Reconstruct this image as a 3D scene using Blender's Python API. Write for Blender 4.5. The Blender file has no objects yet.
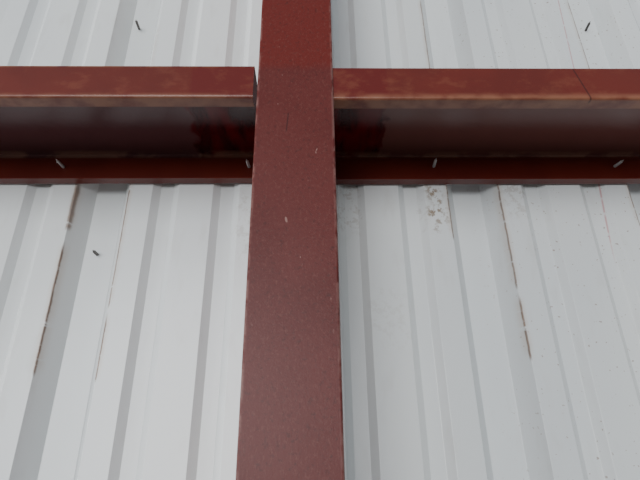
import bpy, bmesh, math, random
from mathutils import Vector, Matrix
random.seed(4)
I=0.0254
H=1.72            # camera height above slab
D=26.9            # wall plane distance (in)
DG=18.9           # inner face of girts / column (in)
ZT=18.6           # top of girt above the camera (in)
def P(x,y,z): return Vector((x*I,y*I,H+z*I))
S=bpy.context.scene
# ---------------- node helper ----------------
class M:
    def __init__(s,name):
        s.m=bpy.data.materials.new(name); s.m.use_nodes=True
        s.t=s.m.node_tree; s.n=s.t.nodes; s.b=s.n['Principled BSDF']
        tc=s.n.new('ShaderNodeTexCoord'); mp=s.n.new('ShaderNodeMapping')
        # work in inches relative to eye height
        mp.inputs['Scale'].default_value=(1/I,1/I,1/I)
        mp.inputs['Location'].default_value=(0,0,-H/I)
        s.t.links.new(tc.outputs['Object'],mp.inputs['Vector']); s.co=mp.outputs['Vector']
        sx=s.n.new('ShaderNodeSeparateXYZ'); s.t.links.new(s.co,sx.inputs[0])
        s.x,s.y,s.z=sx.outputs
    def put(s,sock,v):
        if isinstance(v,bpy.types.NodeSocket): s.t.links.new(v,sock)
        else: sock.default_value=v
    def op(s,o,a,b=0.0,c=None,clamp=False):
        n=s.n.new('ShaderNodeMath'); n.operation=o; n.use_clamp=clamp
        s.put(n.inputs[0],a); s.put(n.inputs[1],b)
        if c is not None: s.put(n.inputs[2],c)
        return n.outputs[0]
    def sstep(s,v,a,b,lo=0.0,hi=1.0):
        n=s.n.new('ShaderNodeMapRange'); n.interpolation_type='SMOOTHSTEP'
        s.put(n.inputs[0],v)
        for i,k in enumerate((a,b,lo,hi)): n.inputs[i+1].default_value=k
        return n.outputs[0]
    def noise(s,scale,detail=4,stretch=(1,1,1),rough=.5,off=(0,0,0)):
        mp=s.n.new('ShaderNodeMapping'); mp.inputs['Scale'].default_value=stretch
        mp.inputs['Location'].default_value=off
        s.t.links.new(s.co,mp.inputs[0])
        n=s.n.new('ShaderNodeTexNoise'); n.inputs['Scale'].default_value=scale
        n.inputs['Detail'].default_value=detail; n.inputs['Roughness'].default_value=rough
        s.t.links.new(mp.outputs[0],n.inputs['Vector']); return n.outputs['Fac']
    def mix(s,f,a,b):
        n=s.n.new('ShaderNodeMix'); n.data_type='RGBA'
        s.put(n.inputs[0],f)
        for k,v in ((6,a),(7,b)):
            if isinstance(v,tuple): v=v+(1,) if len(v)==3 else v
            s.put(n.inputs[k],v)
        return n.outputs[2]
    def box(s,x0,x1,z0,z1,fx=.3,fz=.3,jit=None):
        x,z=s.x,s.z
        if jit is not None:
            x=s.op('ADD',x,jit); z=s.op('ADD',z,jit)
        a=s.op('MULTIPLY',s.sstep(x,x0-fx,x0+fx),s.sstep(x,x1-fx,x1+fx,1,0))
        b=s.op('MULTIPLY',s.sstep(z,z0-fz,z0+fz),s.sstep(z,z1-fz,z1+fz,1,0))
        return s.op('MULTIPLY',a,b)
    def bump(s,h,st,dist=.001):
        n=s.n.new('ShaderNodeBump'); n.inputs['Strength'].default_value=st; n.inputs['Distance'].default_value=dist
        s.put(n.inputs['Height'],h); s.t.links.new(n.outputs[0],s.b.inputs['Normal'])

# ---------------- painted sheet ----------------
RIB0=-13.46
w=M('white_painted_sheet')
base=w.mix(w.sstep(w.noise(.12,3,(1,1,.35)),.35,.7),(.71,.735,.73),(.66,.69,.70))
base=w.mix(w.op('MULTIPLY',w.sstep(w.noise(1.2,6,(1,1,.3)),.55,.8),.25),base,(.50,.49,.46))
# scuff clusters
jn=w.op('MULTIPLY',w.op('SUBTRACT',w.noise(.9,5),.5),2.5)
grit=w.sstep(w.noise(2.2,8,rough=.75),.50,.58)
for bx in ((7.3,8.5,13.3,16.3,1),(1.6,3.2,13,16.5,.3),(12.4,14,14.0,16.5,.35),(3.4,5.6,5.5,9,.12),(-4.6,-3.2,11,16,.25)):
    m=w.op('MULTIPLY',w.box(bx[0],bx[1],bx[2],bx[3],.4,.8,jn),w.op('MULTIPLY',grit,bx[4]))
    base=w.mix(m,base,(.30,.24,.18))
# tiny specks
sp=w.sstep(w.noise(5,2,rough=.4,off=(3,1,8)),.70,.73)
base=w.mix(w.op('MULTIPLY',w.op('MULTIPLY',sp,.7),w.sstep(w.x,9,14)),base,(.3,.22,.17))
# rust along the fold lines
wob=w.op('MULTIPLY',w.op('SUBTRACT',w.noise(.9,5,(0,0,1)),.5),.14)
brk=w.sstep(w.noise(1.3,6,(.35,0,1),.7,(5,0,2)),.34,.46)
for x0,z0,z1,st,wd in ((-15.16,4.2,12.5,.9,.055),(-15.16,13,17,.8,.12),(-11.76,3.8,8,1,.06),(-11.76,8,17,.85,.05),(-11.8,26,31,.5,.04),(8.84,12.2,17,.8,.055),(8.84,26,34,.8,.05),
                    (12.24,4.8,9,.9,.05),(12.24,9,17,.8,.045),(20.84,13,34,.8,.06),(-3.1,8,17,.4,.04)):
    dx=w.op('ABSOLUTE',w.op('SUBTRACT',w.op('ADD',w.x,wob),x0))
    m=w.sstep(dx,wd*.5,wd*1.5,1,0)
    m=w.op('MULTIPLY',m,w.op('MULTIPLY',brk,w.op('MULTIPLY',w.sstep(w.z,z0,z0+.4),w.sstep(w.z,z1-1,z1,1,0))))
    halo=w.op('MULTIPLY',w.sstep(dx,.05,.35,.25,0),w.op('MULTIPLY',brk,w.op('MULTIPLY',w.sstep(w.z,z0,z0+1),w.sstep(w.z,z1-1,z1,1,0))))
    base=w.mix(w.op('MULTIPLY',halo,st),base,(.45,.30,.16))
    base=w.mix(w.op('MULTIPLY',m,st*.9),base,w.mix(w.noise(2,3),(.04,.02,.015),(.26,.14,.07)))
# red chalk snap line (slightly out of plumb)
lx=w.op('SUBTRACT',w.x,w.op('MULTIPLY_ADD',w.z,.055,18.2))
m=w.op('MULTIPLY',w.sstep(w.op('ABSOLUTE',lx),.015,.06,1,0),w.op('MULTIPLY',w.sstep(w.z,10.5,13),w.sstep(w.noise(2,3,(0,0,1)),.3,.5)))
base=w.mix(w.op('MULTIPLY',m,.55),base,(.5,.10,.12))
w.put(w.b.inputs['Base Color'],base); w.b.inputs['Roughness'].default_value=.25
w.bump(w.noise(.5,2),.2,.002)

# ---------------- red oxide primer ----------------
def primer(name,c1,c2,rough,girt=False):
    g=M(name)
    b=g.mix(g.sstep(g.noise(.35,5),.35,.65),c1,c2)
    if girt:
        # greyer brown on underside of web, paler towards the right
        web=g.op('MULTIPLY',g.sstep(g.z,ZT-.35,ZT-.2),g.sstep(g.y,DG+.3,DG+.5))
        b=g.mix(g.op('MULTIPLY',web,.85),b,g.mix(g.sstep(g.x,-4,4),(.10,.045,.05),(.16,.065,.058)))
        # fresh touch-up paint next to the column
        jn=g.op('MULTIPLY',g.op('SUBTRACT',g.noise(.55,5),.5),1.8)
        jx=g.op('ADD',g.x,g.op('MULTIPLY',jn,g.sstep(g.y,DG+.3,DG+.6,.12,1)))
        near=g.op('MULTIPLY',g.sstep(jx,-6.25,-6.0),g.sstep(jx,3.8,4.0,1,0))
        wnear=g.op('MULTIPLY',g.sstep(jx,-7.4,-7.1),g.sstep(jx,4.4,4.6,1,0))
        fr=g.op('MULTIPLY',near,g.sstep(g.y,DG+.2,DG+.4,1,0))
        wet=g.op('MULTIPLY',wnear,web)
        b=g.mix(g.op('MULTIPLY',fr,.9),b,(.105,.006,.004))
        b=g.mix(g.op('MULTIPLY',wet,.97),b,g.mix(g.sstep(g.noise(.8,3,(1,.3,1)),.4,.6),(.12,.003,.006),(.045,.003,.005)))
        # brown edge and fold highlight painted in tan, lower edge of inner flange
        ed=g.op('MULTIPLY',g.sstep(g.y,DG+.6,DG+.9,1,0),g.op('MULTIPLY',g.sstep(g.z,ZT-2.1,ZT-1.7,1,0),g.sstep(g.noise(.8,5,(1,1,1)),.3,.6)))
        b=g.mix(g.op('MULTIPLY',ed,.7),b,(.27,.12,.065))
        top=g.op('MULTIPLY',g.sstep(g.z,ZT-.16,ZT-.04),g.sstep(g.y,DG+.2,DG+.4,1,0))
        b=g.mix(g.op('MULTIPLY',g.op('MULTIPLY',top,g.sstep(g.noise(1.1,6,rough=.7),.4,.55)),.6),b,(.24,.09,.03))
        # scuffs on the inner flange
        stq=g.op('MULTIPLY',g.sstep(g.noise(1.2,6,(.5,1,.8),.7,(2,0,5)),.50,.68),g.sstep(g.y,DG+.2,DG+.4,1,0))
        b=g.mix(g.op('MULTIPLY',stq,.35),b,(.20,.06,.03))
        # bend highlight at back fold, painted as broken lighter tan
        bk=g.op('MULTIPLY',g.op('MULTIPLY',g.sstep(g.y,D-.7,D-.25),web),g.sstep(g.noise(.5,4,off=(1,0,0)),.4,.55))
        b=g.mix(g.op('MULTIPLY',bk,.5),b,(.30,.16,.11))
        # crayon tick
        cx=g.op('SUBTRACT',g.x,g.op('MULTIPLY_ADD',g.z,-.25,18.3))
        m=g.op('MULTIPLY',g.sstep(g.op('ABSOLUTE',cx),.02,.06,1,0),g.sstep(g.y,DG+.2,DG+.4,1,0))
        b=g.mix(g.op('MULTIPLY',m,.7),b,(.03,.003,.003))
        # handwritten paint-marker ticks under the right web
        for mx,my in ((11.5,21.3),(12.3,21.2),(15.3,21.2)):
            rr_=g.op('SQRT',g.op('ADD',g.op('POWER',g.op('SUBTRACT',g.x,mx),2),g.op('POWER',g.op('MULTIPLY',g.op('SUBTRACT',g.y,my),.45),2)))
            k_=g.op('MULTIPLY',g.sstep(g.op('ABSOLUTE',g.op('SUBTRACT',rr_,.25)),.03,.06,1,0),g.op('MULTIPLY',web,g.sstep(g.noise(2.5,2),.4,.5)))
            b=g.mix(g.op('MULTIPLY',k_,.8),b,(.03,.005,.005))
        g.put(g.b.inputs['Roughness'],g.op('SUBTRACT',g.op('SUBTRACT',rough,g.op('MULTIPLY',web,.18)),g.op('MULTIPLY',wet,.08)))
        g.b.inputs['Specular IOR Level'].default_value=.45
    else:
        up=g.sstep(g.op('ADD',g.z,g.op('MULTIPLY',g.noise(2,4),.6)),18.4,19.2)
        b=g.mix(up,b,(.115,.010,.006))
        # overspray grain + dust
        b=g.mix(g.op('MULTIPLY',g.sstep(g.noise(7,7,(1,1,.6),.8),.50,.66),.5),b,(.15,.048,.038))
        b=g.mix(g.op('MULTIPLY',g.sstep(g.noise(5,5,(1,1,1),.75,(4,4,4)),.52,.7),.5),b,(.032,.006,.005))
        # a few small pale nicks
        nk=g.op('MULTIPLY',g.sstep(g.noise(3.2,2,(1,1,.45),off=(7,1,3)),.74,.77),g.sstep(g.z,3,8))
        b=g.mix(g.op('MULTIPLY',nk,.5),b,(.35,.22,.19))
        # short dark crayon tick
        k_=g.op('MULTIPLY',g.sstep(g.op('ABSOLUTE',g.op('SUBTRACT',g.x,g.op('MULTIPLY_ADD',g.z,.08,-2.35))),.015,.05,1,0),g.box(-4,3,14.4,15.5,.1,.1))
        b=g.mix(g.op('MULTIPLY',k_,.6),b,(.02,.003,.003))
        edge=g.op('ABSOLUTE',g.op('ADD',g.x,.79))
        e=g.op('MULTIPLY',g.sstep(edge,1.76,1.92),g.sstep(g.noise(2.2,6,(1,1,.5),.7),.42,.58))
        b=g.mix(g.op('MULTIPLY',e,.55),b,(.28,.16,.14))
        g.b.inputs['Roughness'].default_value=rough
        g.b.inputs['Specular IOR Level'].default_value=.3
    g.put(g.b.inputs['Base Color'],b)
    g.bump(g.noise(12,5,rough=.7),.3,.0006)
    return g.m
m_col=primer('red_oxide_primer_matt',(.088,.0115,.0095),(.100,.015,.0125),.42)
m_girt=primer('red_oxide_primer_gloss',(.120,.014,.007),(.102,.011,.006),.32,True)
z=M('zinc_steel'); z.put(z.b.inputs['Base Color'],z.mix(z.noise(6,3),(.6,.6,.61),(.85,.85,.85))); z.b.inputs['Metallic'].default_value=.5; z.b.inputs['Roughness'].default_value=.3
dk=M('dark_coated_steel'); dk.put(dk.b.inputs['Base Color'],dk.mix(dk.noise(6,3),(.10,.09,.08),(.2,.19,.18))); dk.b.inputs['Metallic'].default_value=.6; dk.b.inputs['Roughness'].default_value=.4
f=M('dusty_concrete'); f.put(f.b.inputs['Base Color'],f.mix(f.noise(.05,8,rough=.6),(.34,.30,.26),(.46,.42,.38))); f.b.inputs['Roughness'].default_value=.9
f.bump(f.noise(1,8),.4,.003)

def obj(name,bm,mat):
    bmesh.ops.recalc_face_normals(bm,faces=bm.faces)
    me=bpy.data.meshes.new(name); bm.to_mesh(me); bm.free()
    o=bpy.data.objects.new(name,me); S.collection.objects.link(o); me.materials.append(mat); return o

# ---------------- ribbed wall sheet (extruded with real thickness) ----------------
def fillet(pts,r,seg=4):
    out=[Vector(pts[0])]
    for a,b,c in zip(pts,pts[1:],pts[2:]):
        a,b,c=Vector(a),Vector(b),Vector(c)
        d1=(a-b); d2=(c-b); ang=d1.angle(d2); t=min(r/math.tan(ang/2),d1.length*.45,d2.length*.45)
        p0=b+d1.normalized()*t; p1=b+d2.normalized()*t
        for i in range(seg+1):
            k=i/seg; out.append(p0*(1-k)**2+b*2*k*(1-k)+p1*k*k)
    out.append(Vector(pts[-1])); return out
def offset(pts,th):
    res=[]
    for i,p in enumerate(pts):
        a=pts[max(i-1,0)]; b=pts[min(i+1,len(pts)-1)]
        d=(b-a).normalized(); res.append(p+Vector((-d.y,d.x))*th)
    return res
def sheet(name,pts,th,mapf,mat):
    q=offset(pts,th); loop=pts+q[::-1]; bm=bmesh.new()
    A=[bm.verts.new(mapf(p,0)) for p in loop]; B=[bm.verts.new(mapf(p,1)) for p in loop]
    n=len(loop); k=len(pts)
    for i in range(n): bm.faces.new((A[i],A[(i+1)%n],B[(i+1)%n],B[i]))
    for L in (A,B):
        for i in range(k-1): bm.faces.new((L[i],L[i+1],L[n-2-i],L[n-1-i]))
    return obj(name,bm,mat)
prof=[(-85.46,0)]
for k in range(-5,8):
    c=RIB0+12*k
    prof+= [(c-1.7,0),(c-.95,1.3),(c+.95,1.3),(c+1.7,0)]
    for o in (4.05,7.95): prof+=[(c+o-.85,0),(c+o-.42,.38),(c+o+.42,.38),(c+o+.85,0)]
prof.append((RIB0+12*8-1.7,0))
wall=sheet('wall_back',fillet(prof,.06,3),.03,lambda p,t:Vector((p.x*I,(D+.08+p.y)*I,4.3*t)),w.m)

# ---------------- C-section girts ----------------
cs=fillet([(DG+.75,ZT-2.1),(DG,ZT-2.1),(DG,ZT),(D,ZT),(D,ZT-2.32),(D-.75,ZT-2.32)],.16,5)
def girt(x0,x1,dz):
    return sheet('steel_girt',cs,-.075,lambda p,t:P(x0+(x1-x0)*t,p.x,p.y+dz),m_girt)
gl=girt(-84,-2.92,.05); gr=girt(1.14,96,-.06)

# ---------------- column: rectangular hollow section ----------------
bm=bmesh.new()
def rr(x0,x1,y0,y1,r):
    o=[]
    for cx,cy,a0 in ((x1-r,y1-r,0),(x0+r,y1-r,90),(x0+r,y0+r,180),(x1-r,y0+r,270)):
        for i in range(6):
            a=math.radians(a0+18*i); o.append((cx+r*math.cos(a),cy+r*math.sin(a)))
    return o
lo=rr(-2.72,1.14,DG-.05,D-.02,.1); li=rr(-2.53,.95,DG+.14,D-.21,.06)
def ring(l,zz): return [bm.verts.new((x*I,y*I,zz)) for x,y in l]
a0,a1,b0,b1=ring(lo,0),ring(lo,4.3),ring(li,0),ring(li,4.3); n=len(lo)
for i in range(n):
    j=(i+1)%n
    bm.faces.new((a0[i],a0[j],a1[j],a1[i])); bm.faces.new((b0[j],b0[i],b1[i],b1[j]))
    bm.faces.new((a0[j],a0[i],b0[i],b0[j])); bm.faces.new((a1[i],a1[j],b1[j],b1[i]))
obj('steel_column',bm,m_col)

# ---------------- screws ----------------
def screw(x,y,zz,L,tilt,mat,parent):
    """self drilling screw tip coming through the sheet toward the room"""
    bm=bmesh.new(); r=.078; seg=12; rows=[]
    N=int(L*26)
    for i in range(N+1):
        s=i/N*L
        if s<L-.22: rad=r*(1+.28*(i%2))
        else: rad=r*.85*max(.05,(L-s)/.22)
        rows.append((s-.06,rad))
    prev=None
    R=Matrix.Rotation(tilt[0],3,'X')@Matrix.Rotation(tilt[1],3,'Z')
    for s,rad in rows:
        ringv=[]
        for k in range(seg):
            a=2*math.pi*k/seg
            v=R@Vector((rad*math.cos(a),-s,rad*math.sin(a)))
            ringv.append(bm.verts.new(P(x+v.x,y+v.y,zz+v.z)))
        if prev:
            for k in range(seg): bm.faces.new((prev[k],prev[(k+1)%seg],ringv[(k+1)%seg],ringv[k]))
        else: bm.faces.new(ringv)
        prev=ringv
    bm.faces.new(prev); o=obj('screw_tip',bm,mat); o.parent=parent; return o
for x,g in ((-16.2,gl),(-4.08,gl),(8.12,gr),(20.25,gr)): screw(x,D-.05,17.6,1.0,(random.uniform(-.1,.1),random.uniform(-.15,.15)),z.m,g)
screw(-13.8,D+1.35,31.7,1.2,(.2,.1),dk.m,wall); screw(22.5,D+1.35,31.7,1.0,(0,-.1),dk.m,wall); screw(-13.6,D+1.35,12.0,.8,(0,0),dk.m,wall)

# ---------------- floor ----------------
bm=bmesh.new()
for v in ((-6,-8,-.12),(6,-8,-.12),(6,1.2,-.12),(-6,1.2,-.12),(-6,-8,0),(6,-8,0),(6,1.2,0),(-6,1.2,0)): bm.verts.new(v)
bm.verts.ensure_lookup_table()
for q in ((0,1,2,3),(4,5,6,7),(0,1,5,4),(1,2,6,5),(2,3,7,6),(3,0,4,7)): bm.faces.new([bm.verts[i] for i in q])
obj('floor',bm,f.m)

# ---------------- light: bright horizon through the open side, ahead-left, plus an added grazing lamp ----------------
W=bpy.data.worlds.new('sky'); S.world=W; W.use_nodes=True
nt=W.node_tree; bg=nt.nodes['Background']
bg.inputs[0].default_value=(.82,.92,1,1); bg.inputs[1].default_value=.42
def sun(name,d,e,ang,loc):
    sl=bpy.data.lights.new(name,'SUN'); sl.energy=e; sl.angle=math.radians(ang); sl.color=(.99,.99,1)
    so=bpy.data.objects.new(name,sl); S.collection.objects.link(so); so.location=loc
    so.rotation_euler=Vector(d).to_track_quat('-Z','Y').to_euler()
sun('sun',(.26,1,-.04),2.6,36,(-1,-3,2.2))
sun('added_rib_fill_left',(.95,.27,-.06),1.9,24,(-3.5,-.5,2.2))  # added second lamp, grazing from the left to brighten left-facing rib walls

# ---------------- camera ----------------
v=Vector((-13,1048,-480)).normalized(); u=Vector((1,.0044,-.0175)); u=(u-v*u.dot(v)).normalized(); yv=v.cross(u)
R=Matrix((u,yv,v))      # rows = world axes in camera space  -> camera-to-world
cd=bpy.data.cameras.new('camera'); cd.lens=27; cd.sensor_width=36; cd.clip_start=.01
co=bpy.data.objects.new('camera',cd); S.collection.objects.link(co)
co.matrix_world=Matrix.Translation((0,0,H))@R.to_4x4()
S.camera=co
